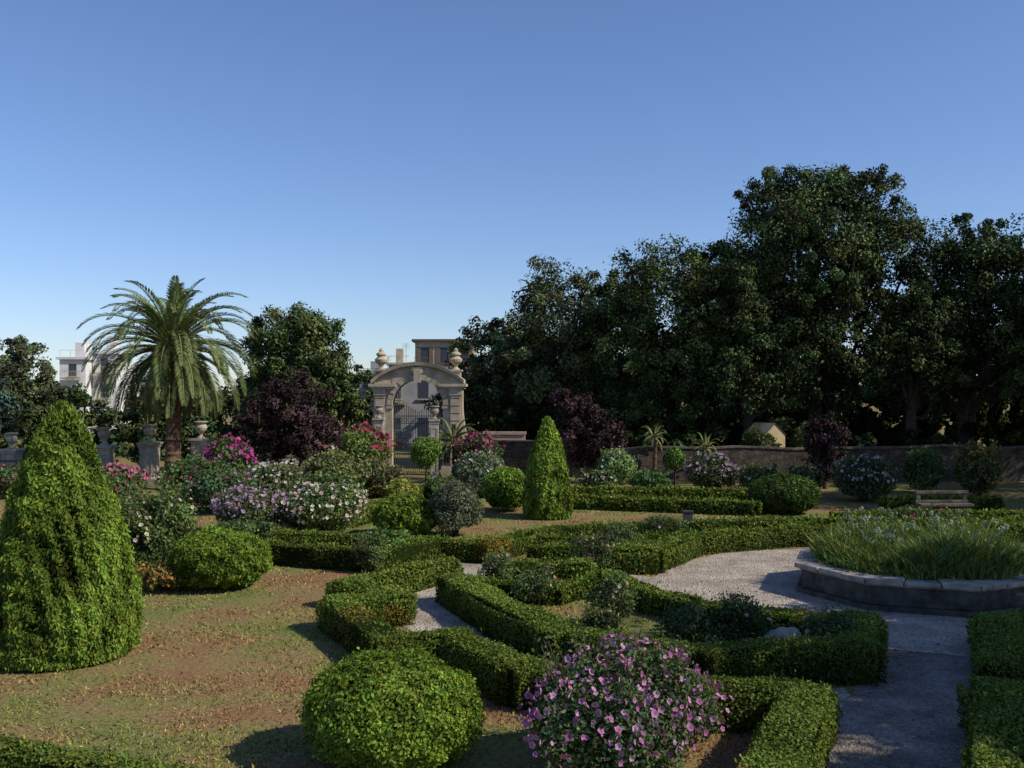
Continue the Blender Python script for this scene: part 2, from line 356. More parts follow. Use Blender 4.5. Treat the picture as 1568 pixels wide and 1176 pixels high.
# ------------------------------------------------------------------ shrubs
def shrub(name,x,y,r,h,col=(.07,.10,.03),fl=None,L=None,dens=1.,z0=.08,lump=.16,stems=8,shoot=0,open_=.0,even=False):
    L=L or (.07 if y<20 else .10 if y<35 else .14);col=np.array(col)*1.4
    n=int(dens*4.2*math.pi*r*h*1.15/(L*L*.32));mb=MB()
    u=norm(R.randn(n,3));cz=z0+(h-z0)*.5;S=np.array([r,r,(h-z0)*.52])
    sd=int(abs(x*13+y*7))%1000
    b=nz(u*S,2.3/min(r,1.3),sd)*lump+nz(u*S,5/min(r,1.3),sd+1)*lump*.6
    rad=(.45+.55*R.rand(n)**.55)
    P=u*S*(rad*(1+b))[:,None]+[0,0,cz];P[:,2]=P[:,2].clip(.03)
    if open_>0:
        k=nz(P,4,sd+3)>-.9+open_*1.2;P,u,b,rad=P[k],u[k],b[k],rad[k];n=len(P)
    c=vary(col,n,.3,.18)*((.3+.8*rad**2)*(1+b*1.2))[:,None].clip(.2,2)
    leaves(mb,P,norm(u+[0,0,.35]),L,L*.6,0,c,.75)
    for i in range(stems):
        a=R.rand()*6.28;e=R.rand()*.75;q=np.array([math.cos(a)*r*e,math.sin(a)*r*e,h*.75])
        tube(mb,[(0.05*math.cos(a),.05*math.sin(a),-.05),q*[.35,.35,.5],q],[.03,.02,.008],5,2,(1,1,1))
    for i in range(shoot):
        a=R.rand()*6.28;e=.4+.6*R.rand();p0=np.array([math.cos(a)*r*e*.7,math.sin(a)*r*e*.7,h*.7]);p1=p0*[1.3,1.3,1]+[0,0,h*(.2+.2*R.rand())]
        tube(mb,[p0,(p0+p1)/2,p1],[.012,.009,.005],4,2)
        k=26;t=R.rand(k,1);leaves(mb,p0*(1-t)+p1*t+.07*R.randn(k,3),norm(R.randn(k,3)+[0,0,.5]),L,L*.6,0,vary(col,k,.25,.2),.6)
    if fl:
        nf,sz,cols=fl[:3];top=fl[3] if len(fl)>3 else -.35
        u=norm(R.randn(nf*4,3));u=u[u[:,2]>top][:nf];k=len(u)
        b=nz(u*S,2.3/min(r,1.3),sd)*lump+nz(u*S,5/min(r,1.3),sd+1)*lump*.6
        cl=nz(u*S,2.5/r,sd+8)>(-1.2 if even else -.3)+.5*R.randn(k);u=u[cl];b=b[cl];k=len(u)
        P=u*S*(.97+b+.14*R.rand(k))[:,None]+[0,0,cz]
        cc=np.array(cols)[R.randint(len(cols),size=k)]*(.8+.4*R.rand(k,1))
        flowers(mb,P,u,sz,1,cc,spread=.8)
    return mb.build(name,[M_leaf,M_petal,M_bark],(x,y,0))
PK=[(.52,.22,.44),(.46,.18,.36),(.60,.34,.52),(.38,.13,.30),(.55,.30,.47)];WH=[(.62,.58,.54),(.55,.46,.44),(.68,.65,.6),(.5,.32,.34)]
MG=[(.45,.08,.28),(.38,.05,.22),(.5,.13,.34)];RD=[(.36,.07,.12),(.42,.1,.17),(.3,.05,.08)];LV=[(.42,.28,.42),(.48,.35,.46),(.34,.2,.34)]
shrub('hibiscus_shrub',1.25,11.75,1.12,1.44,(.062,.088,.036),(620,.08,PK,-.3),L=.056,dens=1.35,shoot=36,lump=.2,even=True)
shrub('hibiscus_shrub',-8.55,32.1,1.2,1.4,(.07,.09,.035),(420,.12,LV,-.1),even=True)
shrub('white_oleander',-6.15,31.6,1.15,1.65,(.07,.10,.03),(300,.12,WH,-.4),shoot=10,lump=.22,even=True)
shrub('white_oleander',-9.7,39.5,1.25,1.6,(.06,.08,.03),(300,.14,WH,0),shoot=8,lump=.24)
shrub('white_oleander',15,41.5,1.25,1.8,(.05,.07,.03),(280,.13,LV+WH,0),shoot=8)
shrub('hibiscus_shrub',9.3,45.5,1.05,1.65,(.05,.07,.03),(260,.14,LV,-.1),shoot=8)
shrub('crape_myrtle',-12.9,45,1.25,2.4,(.06,.09,.03),(400,.2,MG,.2),shoot=8,lump=.28)
shrub('crape_myrtle',-16.9,42.5,.9,1.5,(.06,.09,.03),(260,.15,[(.5,.17,.25),(.46,.2,.25)],.1),lump=.25,even=True)
shrub('crape_myrtle',-7.3,46.5,1.5,3.0,(.085,.12,.03),(620,.2,RD,.25),shoot=6,lump=.25)
shrub('crape_myrtle',-1.6,50,1.2,2.4,(.05,.075,.03),(220,.18,[(.42,.1,.2),(.35,.07,.17)],.4),shoot=6,lump=.25)
shrub('lavender_shrub',-1.8,31.2,.88,1.75,(.085,.10,.06),None,L=.085,shoot=14)
shrub('silver_shrub',-1.45,43,1.2,2.0,(.10,.12,.07),(90,.1,WH,.1),shoot=6)
shrub('silver_shrub',5.0,47,.95,1.85,(.13,.19,.07),(120,.1,WH,.3),shoot=5)
shrub('rose_bush',-9.1,24.4,1.2,2.1,(.08,.115,.035),(70,.10,[(.6,.55,.36),(.55,.45,.38)],-.2),L=.09,shoot=26,lump=.28,open_=.35,dens=.8,even=True)
shrub('rose_bush',-10.6,27.5,1.1,1.6,(.07,.10,.03),(40,.1,[(.6,.3,.15)],-.2),shoot=8,lump=.25,open_=.3)
shrub('rose_bush',-8.0,22.6,.8,.6,(.14,.10,.03),(50,.07,[(.6,.25,.05),(.6,.45,.1)],0),L=.08,lump=.25,open_=.3)
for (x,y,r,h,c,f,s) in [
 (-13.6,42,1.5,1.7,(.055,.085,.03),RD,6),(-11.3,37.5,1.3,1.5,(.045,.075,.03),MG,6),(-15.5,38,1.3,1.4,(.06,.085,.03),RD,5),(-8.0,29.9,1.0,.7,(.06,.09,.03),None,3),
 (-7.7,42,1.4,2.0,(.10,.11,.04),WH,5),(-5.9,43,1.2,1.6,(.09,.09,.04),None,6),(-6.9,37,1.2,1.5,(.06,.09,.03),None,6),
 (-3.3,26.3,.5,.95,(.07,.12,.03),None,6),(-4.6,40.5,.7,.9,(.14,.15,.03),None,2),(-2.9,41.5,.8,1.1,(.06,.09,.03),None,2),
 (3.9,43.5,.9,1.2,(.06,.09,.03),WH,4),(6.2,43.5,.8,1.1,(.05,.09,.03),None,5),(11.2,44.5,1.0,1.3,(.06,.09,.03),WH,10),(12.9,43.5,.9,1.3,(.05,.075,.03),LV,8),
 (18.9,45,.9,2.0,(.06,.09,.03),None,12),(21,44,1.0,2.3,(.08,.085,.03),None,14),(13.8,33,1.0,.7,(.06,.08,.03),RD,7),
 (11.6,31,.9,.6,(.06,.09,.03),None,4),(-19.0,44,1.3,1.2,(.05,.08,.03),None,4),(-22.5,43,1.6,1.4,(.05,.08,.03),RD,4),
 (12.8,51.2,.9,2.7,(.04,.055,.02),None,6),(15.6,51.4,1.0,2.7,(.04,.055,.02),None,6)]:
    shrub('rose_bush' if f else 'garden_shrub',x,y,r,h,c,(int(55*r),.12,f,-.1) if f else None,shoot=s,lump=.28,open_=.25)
for (x,y,r,h,dk) in [(2.0,24.6,.5,1.0,.9),(1.95,19.2,.42,.95,.8),(.55,21.0,.42,.8,1),(-.35,23.0,.4,.75,1),(2.9,27.2,.6,.9,1),(4.5,29.5,.6,.9,.9),(-3.6,24.9,.45,.95,1),
  (3.9,17.1,.6,.95,.7),(5.5,16.7,.5,.8,.7),(3.0,17.2,.45,.8,.7),(1.6,18.0,.35,.55,.8),(-2.1,17.0,.3,.4,.9)]:
    shrub('rose_bush',x,y,r,h,(.07*dk,.10*dk,.035*dk),(14,.075,[(.55,.42,.38),(.5,.2,.25)],0),L=.06,shoot=9,lump=.3,open_=.35,dens=.6,stems=6)  # dk darkens leaf colour, painting shade onto the bushes of the shaded bed
def standard_tree(x,y,h,r,col):
    mb=MB();tube(mb,[(0,0,-.1),(.03,0,h*.4),(0,.02,h-r)],[.06,.045,.04],7,1)
    n=2600;u=norm(R.randn(n,3));P=u*r*(.5+.5*R.rand(n,1)**.5)*(1+.15*nz(u,3,int(abs(x)*9)%99))[:,None]*[1,1,.95]+[0,0,h-r]
    leaves(mb,P,u,.14,.08,0,vary(col,n,.3,.15),.7);return mb.build('standard_orange_tree',[M_leaf,M_bark],(x,y,0))
standard_tree(-4.1,46.5,2.55,.75,(.12,.20,.035));standard_tree(7.8,47,2.0,.55,(.11,.18,.04))
# ------------------------------------------------------------------ big trees
def crown(mb,ells,nleaf,L,col,clR=(.14,.26),bright=.35,mat=0,per=130,seed=0,hue=.12,front=-.15):
    vols=np.array([e[3]*e[4]+e[3]*e[5] for e in ells]);tot=nleaf//per
    cls=[]
    for e,v in zip(ells,vols/vols.sum()):
        k=max(3,int(tot*v));c=np.array(e[:3]);S=np.array(e[3:6]);rm=S.min()
        u=norm(R.randn(k,3)+[0,front,.15]);rad=(.3+.70*R.rand(k)**.55)
        bb=1+.16*nz(u*3,1,seed+int(abs(c[0])*7)%50)
        ctr=c+u*S*(rad*bb)[:,None];cr=rm*(clR[0]+(clR[1]-clR[0])*R.rand(k))
        for i in range(k):
            m=int(per*(.6+.8*R.rand()));v=norm(R.randn(m,3));v[:,2]=v[:,2]*.9-.25
            rr=cr[i]*(.3+.9*R.rand(m,1)**.8)
            P=ctr[i]+v*rr
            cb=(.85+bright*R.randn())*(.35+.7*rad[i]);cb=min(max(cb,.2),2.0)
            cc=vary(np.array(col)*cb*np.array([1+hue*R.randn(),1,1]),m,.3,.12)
            leaves(mb,P,norm(v+.7*u[i]+[0,0,.3]),L,L*.6,mat,cc,.5,droop=.2)
            cls.append((ctr[i],cr[i]))
    return cls
def tree(name,x,y,ells,nleaf,L=.22,col=(.05,.07,.022),trunk=.35,trunks=1,clR=(.11,.24),bright=.45,lean=0,limbs=14,hue=.13,per=110):
    mb=MB();cls=crown(mb,ells,nleaf,L,col,clR,bright,seed=int(abs(x)*3)%40,hue=hue,per=per)
    zc=min(e[2] for e in ells)
    for t in range(trunks):
        bx,by=(R.randn(2)*.8 if trunks>1 else (0,0));top=np.array([bx*1.8+lean,by*1.8,zc])
        mid=np.array([bx*1.2+.25*R.randn(),by,zc*.5])
        tube(mb,[(bx,by,-.2),(bx+.02,by,.3),mid,top],[trunk*1.35,trunk,trunk*.8,trunk*.55],9,1)
        for i in range(limbs//trunks):
            c,_=cls[R.randint(len(cls))];s=mid*.4+top*.6 if R.rand()<.5 else mid
            m2=(s+c)/2+R.randn(3)*.4+[0,0,.3]
            tube(mb,[s,m2,c],[trunk*.38,trunk*.24,.04],6,1)
    return mb.build(name,[M_tree,M_bark],(x,y,0))
OAK=(.085,.118,.032);OAKD=(.058,.084,.026);OAKG=(.085,.108,.042)
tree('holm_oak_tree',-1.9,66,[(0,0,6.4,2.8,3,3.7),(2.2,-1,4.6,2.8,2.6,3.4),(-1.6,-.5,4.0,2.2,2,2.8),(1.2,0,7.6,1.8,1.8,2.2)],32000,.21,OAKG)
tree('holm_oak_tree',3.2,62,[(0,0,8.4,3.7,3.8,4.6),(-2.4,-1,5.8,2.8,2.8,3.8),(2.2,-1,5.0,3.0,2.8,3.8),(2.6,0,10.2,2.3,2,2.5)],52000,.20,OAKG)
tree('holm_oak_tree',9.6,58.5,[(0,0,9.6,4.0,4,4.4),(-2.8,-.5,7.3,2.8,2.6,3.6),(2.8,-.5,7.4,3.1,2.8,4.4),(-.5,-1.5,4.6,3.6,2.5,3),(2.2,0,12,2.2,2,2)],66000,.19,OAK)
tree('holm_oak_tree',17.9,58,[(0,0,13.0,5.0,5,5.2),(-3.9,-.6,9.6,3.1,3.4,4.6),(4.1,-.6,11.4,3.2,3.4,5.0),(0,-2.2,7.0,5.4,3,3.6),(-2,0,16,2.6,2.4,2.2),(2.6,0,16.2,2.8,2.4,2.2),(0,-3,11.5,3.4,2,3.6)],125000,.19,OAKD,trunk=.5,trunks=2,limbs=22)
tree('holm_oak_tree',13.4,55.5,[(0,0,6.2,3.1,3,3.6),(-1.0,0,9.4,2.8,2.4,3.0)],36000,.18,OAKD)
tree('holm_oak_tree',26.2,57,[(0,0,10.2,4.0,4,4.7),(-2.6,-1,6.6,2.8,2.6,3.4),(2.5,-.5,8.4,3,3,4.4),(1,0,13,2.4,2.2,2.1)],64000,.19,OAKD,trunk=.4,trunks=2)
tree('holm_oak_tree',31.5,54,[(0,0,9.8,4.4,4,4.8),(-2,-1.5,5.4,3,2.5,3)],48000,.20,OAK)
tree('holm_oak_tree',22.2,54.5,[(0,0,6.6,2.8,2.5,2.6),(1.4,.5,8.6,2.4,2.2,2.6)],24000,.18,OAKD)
tree('holm_oak_tree',15.2,9.8,[(0,0,6.9,2.7,2.7,2.6)],12000,.2,OAK)
tree('holm_oak_tree',15.6,13.2,[(0,0,8.3,3.5,3.2,3.0)],19000,.2,OAK)
tree('holm_oak_tree',17.4,16.6,[(0,0,6.7,3.0,2.6,2.8)],15000,.2,OAK)
tree('holm_oak_tree',27.5,38,[(0,0,9,5,5,5)],22000,.28,OAK)
tree('holm_oak_tree',34,46,[(0,0,9,5,5,5)],20000,.28,OAK)
tree('evergreen_magnolia_tree',-15.4,70,[(0,0,7.3,3.9,3.9,4.0),(.3,-.5,4.3,4.1,3.4,3.5),(4.0,-1,3.6,2.1,2,2.9)],72000,.22,(.078,.11,.032),clR=(.1,.19),bright=.3)
tree('olive_tree',-37.3,72,[(0,0,6.4,3.5,3,2.8),(2,0,3.8,2.8,2.6,2.8),(-3,0,4.6,3.2,3,3.4)],32000,.24,(.09,.11,.05))
tree('cedar_tree',-33.6,62,[(0,0,3.4,2.0,2,2.4)],9000,.26,(.06,.10,.075))
PL=(.052,.03,.031)
tree('purple_plum_tree',-11.2,50.5,[(0,0,3.6,1.9,2.0,2.2),(.9,0,2.3,1.8,1.7,1.6),(-.6,0,2.4,1.6,1.6,1.6)],19000,.16,PL,trunk=.12,clR=(.14,.3),bright=.4,hue=.05)
tree('purple_plum_tree',-13.9,53.5,[(0,0,2.7,1.2,1.2,1.5)],5000,.17,PL,trunk=.1,hue=.05)
tree('purple_plum_tree',3.7,50,[(-.5,0,3.1,1.4,1.5,1.8),(.7,0,2.2,1.5,1.5,1.5)],14000,.16,PL,trunk=.12,clR=(.14,.3),bright=.4,hue=.05)
tree('purple_plum_tree',15,47,[(0,0,2.3,1.2,1.2,1.5)],6000,.15,PL,trunk=.1,clR=(.16,.3),hue=.05)
def mass(name,ells,n,L,col):
    mb=MB();crown(mb,ells,n,L,col,(.2,.36),.25,per=110,front=-.5);return mb.build(name,[M_far])
el=[];
for x in np.arange(-75,-17.5,3.0): el.append((x,76+3*R.randn(),2.4+.6*R.rand(),2.8,2.4,2.8+.6*R.rand()))
for x in np.arange(-45,-17,2.4): el.append((x,60+1.5*R.randn(),1.6,2.0,1.6,2.0+.6*R.rand()))
for x in np.arange(-17,-8.5,2.2): el.append((x,59+R.randn(),1.5,1.8,1.6,2.0))
mass('background_shrubbery',el,75000,.34,(.06,.088,.034))
el=[]
for x in np.arange(1,66,2.8): el.append((x,71+2*R.randn(),3.6+.5*R.rand(),3.4,2.5,4.6+1.0*R.rand()))
for x in np.arange(0,66,3.4): el.append((x,77,4.6,3.6,2.5,5.4))
mass('background_tree_belt',el,100000,.55,(.034,.048,.019))
el=[]
for x in np.arange(-1,52,2.2): el.append((x,61+1*R.randn(),2.0,2.0,1.6,2.6+.6*R.rand()))
for x in np.arange(6,46,2.2): el.append((x,54.2+.5*R.randn(),1.3,1.6,1.2,1.7+.4*R.rand()))
mass('understorey_shrubs',el,80000,.32,(.036,.052,.02))
# ------------------------------------------------------------------ palm
def palm(name,x,y,hz,r,fl,nf,tr,lw=.05,seed=3):
    mb=MB();rs=np.random.RandomState(seed)
    zs=np.linspace(-.1,hz-.3,60);rad=tr*(1+.09*np.sin(zs*19)+.05*rs.randn(60));rad[:4]*=1.25;rad[-14:]*=np.linspace(1,1.5,14);rad[-1]*=.5
    tube(mb,np.c_[.12*np.sin(zs*.35),0*zs,zs],rad,14,1)
    for i in range(nf):
        u=(i+.5)/nf;el=math.radians(80-120*u**.95+6*rs.randn());az=i*2.399+.2*rs.randn()
        ln=fl*(.66+.36*math.sin(math.pi*min(1,u*.8+.13))+.05*rs.randn());k=16;p=np.array([.12*math.cos(az),.12*math.sin(az),hz-.35*u]);pts=[p];e=el
        for s in range(k):
            e-=math.radians(1.2+(9.5+5*u)*max(math.cos(e),0.12)*(s/k)**1.0)
            e=max(e,math.radians(-86));p=p+ln/k*np.array([math.cos(e)*math.cos(az),math.cos(e)*math.sin(az),math.sin(e)]);pts.append(p)
        pts=np.array(pts);old=u>.95
        colr=(.20,.14,.07) if old else (.24,.25,.10)
        tube(mb,pts,np.linspace(.05,.014,k+1),4,0,colr)
        n=68;t=np.linspace(.12,1,n)*k;j=np.minimum(t.astype(int),k-1);f=(t-j)[:,None];Q=pts[j]*(1-f)+pts[j+1]*f;T=norm(pts[j+1]-pts[j])
        side=norm(np.cross(T,[0,0,1.])+1e-6);upv=np.cross(side,T)
        ll=fl*.125*np.sin(np.pi*(.14+.82*np.linspace(0,1,n)))**.6
        for s in (1,-1):
            D=norm(side*s*.62+T*.62+upv*.32+.06*rs.randn(n,3));tip=Q+D*ll[:,None]-np.array([0,0,1.])*(ll*.22)[:,None]
            w=np.cross(D,upv);w=norm(w)*lw*.5;mid=Q+D*ll[:,None]*.5
            V=np.stack([Q-w*.6,mid-w,tip,mid+w],1).reshape(-1,3)
            base=(.12,.155,.055) if not old else (.18,.12,.06)
            c=vary(base,n,.2,.1,rs)*(1.2-.4*u)
            mb.add(V,np.arange(4*n).reshape(n,4),0,np.repeat(c,4,0))
    if fl>3:
        for i in range(9):
            a=rs.rand()*6.28;tube(mb,[(.3*math.cos(a),.3*math.sin(a),hz-.4),(.6*math.cos(a),.6*math.sin(a),hz-.5),(.7*math.cos(a),.7*math.sin(a),hz-1.3-.4*rs.rand())],[.04,.03,.05],5,0,(.28,.13,.04))
    return mb.build(name,[M_leaf,M_palmbark],(x,y,0),0)
palm('palm_tree',-16.2,46.6,6.9,0,4.5,112,.36,.06,3)
palm('palm_tree',1.7,64,11.1,0,1.7,34,.14,.07,5)
palm('palm_tree',-3.1,52,2.2,0,1.6,30,.14,.05,8)
palm('palm_tree',9.6,48.6,2.1,0,.8,22,.15,.04,9)
palm('palm_tree',7.1,49.0,2.6,0,.8,22,.1,.04,11)
# ------------------------------------------------------------------ fountain basin
def octring(mb,r0,r1,z0,z1,mat,off=-133,c=(0,0)):
    a=np.radians(off+45*np.arange(8));A=np.c_[np.cos(a),np.sin(a)]
    V=[];
    for r,z in ((r1,z0),(r1,z1),(r0,z1),(r0,z0)): V+=[(c[0]+r*p[0],c[1]+r*p[1],z) for p in A]
    F=[]
    for s in range(4):
        for i in range(8):
            j=(i+1)%8;F.append((s*8+i,s*8+j,((s+1)%4)*8+j,((s+1)%4)*8+i))
    mb.add(V,F,mat)
par=bpy.data.objects.new('fountain_basin',None);scene.collection.objects.link(par);par.location=(9.3,22.5,0)
mb=MB();octring(mb,2.35,2.82,.0,.12,1);octring(mb,2.4,2.68,.121,.52,1);octring(mb,2.3,2.74,.521,.565,0)
ao=np.radians(-133+45*np.arange(9))
for i in range(8):
    A0,A1=np.array([math.cos(ao[i]),math.sin(ao[i])]),np.array([math.cos(ao[i+1]),math.sin(ao[i+1])])
    for q0,q1 in ((0,.34),(.34,.67),(.67,1)):
        g0,g1=q0+.006,q1-.006;dz=.008*R.randn();dr=.012*R.randn()
        c4=[(A0*(1-g)+A1*g)*r for r,g in ((2.22,g0),(2.86+dr,g0),(2.86+dr,g1),(2.22,g1))]
        V=[(p[0],p[1],.57) for p in c4]+[(p[0],p[1],.675+dz) for p in c4]
        mb.add(V,[(0,3,2,1),(4,5,6,7),(0,1,5,4),(1,2,6,5),(2,3,7,6),(3,0,4,7)],0)
o=mb.build('basin_wall',[M_rim,M_base],parent=par)
bv=o.modifiers.new('b','BEVEL');bv.width=.018;bv.segments=2
mb=MB();octring(mb,0.01,2.38,.0,.5,0);mb.build('basin_soil',[M_soil],parent=par)
mb=MB();n=12000;rr=2.25*np.sqrt(R.rand(n));an=R.rand(n)*6.28;P=np.c_[rr*np.cos(an),rr*np.sin(an),np.full(n,.48)]
hh=(.46+.4*R.rand(n))*(1+.45*nz(P,1.5,77)).clip(.5,1.5)*np.where(rr>2.0,.75,1);ln=.3*R.randn(n,2)*hh[:,None]
mid=P+np.c_[ln*.35,hh*.6];tip=P+np.c_[ln*1.2,hh*(.8+.25*R.rand(n))];a2=R.rand(n)*6.28;w=np.c_[np.cos(a2),np.sin(a2),0*a2]*.018
V=np.stack([P-w,mid-w,tip,mid+w],1).reshape(-1,3);c=vary((.13,.18,.05),n,.4,.3)
mb.add(V,np.arange(4*n).reshape(n,4),0,np.repeat(c,4,0))
n=95
for i in range(n):
    r_=2.0*math.sqrt(R.rand());t_=R.rand()*6.28;p=np.array([r_*math.cos(t_),r_*math.sin(t_),.5]);q=p+[.12*R.randn(),.12*R.randn(),.75+.5*R.rand()]
    tube(mb,[p,(p+q)/2+[.02,0,0],q],[.008,.007,.005],3,0,(.10,.13,.05))
    k=26;u=norm(R.randn(k,3));leaves(mb,q+u*.055,u,.05,.035,0,vary((.20,.24,.16) if R.rand()<.8 else (.4,.4,.36),k,.2,.1),.5)
n=160;rr=2.05*np.sqrt(R.rand(n));an=R.rand(n)*6.28;P=np.c_[rr*np.cos(an),rr*np.sin(an),.6+.25*R.rand(n)]
flowers(mb,P,np.tile([0,-.3,.8],(n,1)),.07,1,np.array([(.5,.2,.06),(.5,.35,.06)])[R.randint(2,size=n)])
mb.build('basin_plants',[M_leaf,M_petal],parent=par)
# ------------------------------------------------------------------ urn pillars, gate
def urn(mb,cx,cy,z,s,mat=0):
    p=[(.0,0),(.20,0),(.20,.06),(.10,.12),(.07,.2),(.12,.27),(.27,.42),(.32,.56),(.29,.66),(.22,.72),(.24,.78),(.36,.84),(.36,.88),(.22,.9),(.0,.88)]
    lathe(mb,[(r*s+.001,z+h*s) for r,h in p],cx,cy,18,mat)
def pillar(x,y,h,w=.36,us=.9,name='urn_pillar'):
    mb=MB();hb=h-us*.9
    sqprof(mb,[(w*1.25,0),(w*1.25,.25),(w*1.1,.3),(w,.34),(w,hb-.28),(w*1.1,hb-.24),(w*1.1,hb-.18),(w*1.3,hb-.1),(w*1.3,hb)])
    for s in (-1,1):
        box(mb,s*w*.68-.03,s*w*.68+.03,-w-.025,-w+.002,.5,hb-.42)
    box(mb,-w*.68+.031,w*.68-.031,-w-.024,-w+.002,.5,.56);box(mb,-w*.68+.031,w*.68-.031,-w-.024,-w+.002,hb-.48,hb-.42)
    urn(mb,0,0,hb,us);return mb.build(name,[M_stone],(x,y,0),.05*R.randn())
pillar(-16.2,51,3.15,.38,1.0);pillar(-18.5,50,3.0,.38,1.0);pillar(-20.4,49,2.9,.38,1.0);pillar(-25.3,49.5,2.6);pillar(-29.5,49,2.5)
pillar(-3.97,50,3.95,.22,.75);pillar(-7.15,52.5,3.95,.24,.75)
def wall(name,p0,p1,h,t,mat,cop=True,ruf=0.):
    p0,p1=np.array(p0,float),np.array(p1,float);l=np.linalg.norm(p1-p0);mb=MB();k=max(2,int(l/1.5));xs=np.linspace(0,l,k+1)
    hs=h+ruf*R.randn(k+1);V=[];F=[]
    for xi,hi in zip(xs,hs):V+=[(xi,-t/2,0),(xi,-t/2,hi),(xi,t/2,hi),(xi,t/2,0)]
    for i in range(k):
        for s in range(3):F.append((i*4+s,i*4+4+s,i*4+5+s,i*4+1+s))
    F+=[(0,1,2,3),(4*k,4*k+3,4*k+2,4*k+1)];mb.add(V,F,0)
    if cop:
        V=[];F=[]
        for xi,hi in zip(xs,hs):V+=[(xi,-t/2-.06,hi+.003),(xi,-t/2-.06,hi+.09),(xi,t/2+.06,hi+.09),(xi,t/2+.06,hi+.003)]
        for i in range(k):
            for s in range(4):F.append((i*4+s,i*4+4+s,i*4+4+(s+1)%4,i*4+(s+1)%4))
        mb.add(V,F,1)
    return mb.build(name,[mat,M_base],(p0[0],p0[1],0),math.atan2(p1[1]-p0[1],p1[0]-p0[0]))
wall('garden_wall',(5.4,49.6),(42,52.5),1.75,.5,M_wall,True,.05)
wall('garden_wall',(-40,48.6),(-21.0,49.2),1.15,.35,M_stone)
wall('garden_wall',(-2.2,55.2),(6,53),1.9,.4,M_wall)
wall('garden_wall',(-15.5,52.3),(-8.9,55),1.1,.35,M_stone)
gate=bpy.data.objects.new('baroque_garden_gate',None);scene.collection.objects.link(gate);gate.location=(-5.25,55,0);gate.rotation_euler=(0,0,-.04)
mb=MB()
ow=1.42;hw=2.5
for s in (-1,1):
    x0,x1=sorted((s*ow,s*hw))
    box(mb,x0,x1,-.4,.4,.55,4.85);box(mb,x0-.08,x1+.08,-.52,.5,0,.549)
    pc=s*2.12;z=.56
    while z<4.45:
        box(mb,pc-.27,pc+.27,-.52,-.395,z,z+.36);z+=.42
    box(mb,pc-.34,pc+.34,-.56,-.397,4.5,4.86)
    box(mb,x0-.12,x1+.12,-.6,.5,4.861,4.97);box(mb,x0-.22,x1+.22,-.7,.6,4.971,5.13)
    box(mb,min(s*(ow-.06),s*1.75),max(s*(ow-.06),s*1.75),-.47,-.402,3.75,3.93)
    sqprof(mb,[(.36,5.131),(.36,5.3),(.29,5.36),(.29,5.75),(.38,5.83),(.38,5.92)],s*2.1,-.05)
    lathe(mb,[(.001,5.92),(.24,5.92),(.18,6.0),(.09,6.08),(.12,6.16),(.34,6.36),(.38,6.5),(.26,6.62),(.2,6.68),(.3,6.76),(.28,6.84),(.12,6.95),(.14,7.02),(.05,7.14),(.001,7.16)],s*2.1,-.05,16)
    pr=[];
    for t in np.linspace(0,1,12): pr.append((2.505+1.15*(1-t)**2.2*1.0,.0+4.3*t))
    V=[];F=[]
    for xx_,zz in pr: V+=[(s*2.503,-.22,zz),(s*xx_,-.22,zz),(s*xx_,.22,zz),(s*2.503,.22,zz)]
    for i in range(11):
        for q in range(3):F.append((i*4+q,i*4+1+q,i*4+5+q,i*4+4+q))
    mb.add(V,F,0)
K=41;xs=np.linspace(-hw,hw,K)
def bot(x): return 3.93+math.sqrt(max(ow*ow-x*x,0)) if abs(x)<ow else 5.132
def topc(x): return 5.15+1.0*(1-(x/hw)**2)**.85 if abs(x)<hw else 5.15
xs=np.unique(np.r_[xs[np.abs(xs)<ow-.02],[-ow+.001,ow-.001]]);V=[];F=[]
for x in xs: V+=[(x,-.4,bot(x)),(x,-.4,topc(x)),(x,.4,topc(x)),(x,.4,bot(x))]
for i in range(len(xs)-1):
    for s in range(4):F.append((i*4+s,i*4+4+s,i*4+4+(s+1)%4,i*4+(s+1)%4))
mb.add(V,F,0)
for s in (-1,1):
    xs=np.linspace(ow+.001,hw-.15,8)*s;V=[];F=[]
    for x in xs: V+=[(x,-.38,5.132),(x,-.38,topc(x)),(x,.38,topc(x)),(x,.38,5.132)]
    for i in range(7):
        for q in range(4):F.append((i*4+q,i*4+4+q,i*4+4+(q+1)%4,i*4+(q+1)%4))
    mb.add(V,F,0)
xs=np.linspace(-hw-.1,hw+.1,31);V=[];F=[]
for x in xs:
    t_=topc(x*.985);V+=[(x,-.62,t_+.002),(x,-.66,t_+.2),(x,.5,t_+.2),(x,.5,t_+.002)]
for i in range(30):
    for q in range(4):F.append((i*4+q,i*4+4+q,i*4+4+(q+1)%4,i*4+(q+1)%4))
F+=[(0,1,2,3),(120,123,122,121)];mb.add(V,F,0)
for k in range(15):
    a0,a1=math.pi*k/15+.008,math.pi*(k+1)/15-.008;pr=.09 if k%2==0 else .06
    V=[]
    for yy in (-.4-pr,-.398):
        for a_,r_ in ((a0,ow+.003),(a0,ow+.3),(a1,ow+.3),(a1,ow+.003)): V.append((r_*math.cos(a_),yy,3.94+r_*math.sin(a_)))
    mb.add(V,[(0,1,2,3),(4,7,6,5),(0,4,5,1),(1,5,6,2),(2,6,7,3),(3,7,4,0)],0)
box(mb,-.2,.2,-.62,-.5,5.2,5.95);box(mb,-.32,.32,-.56,-.402,5.72,6.05)
mb.build('gate_arch',[M_cream],parent=gate)
mb=MB()
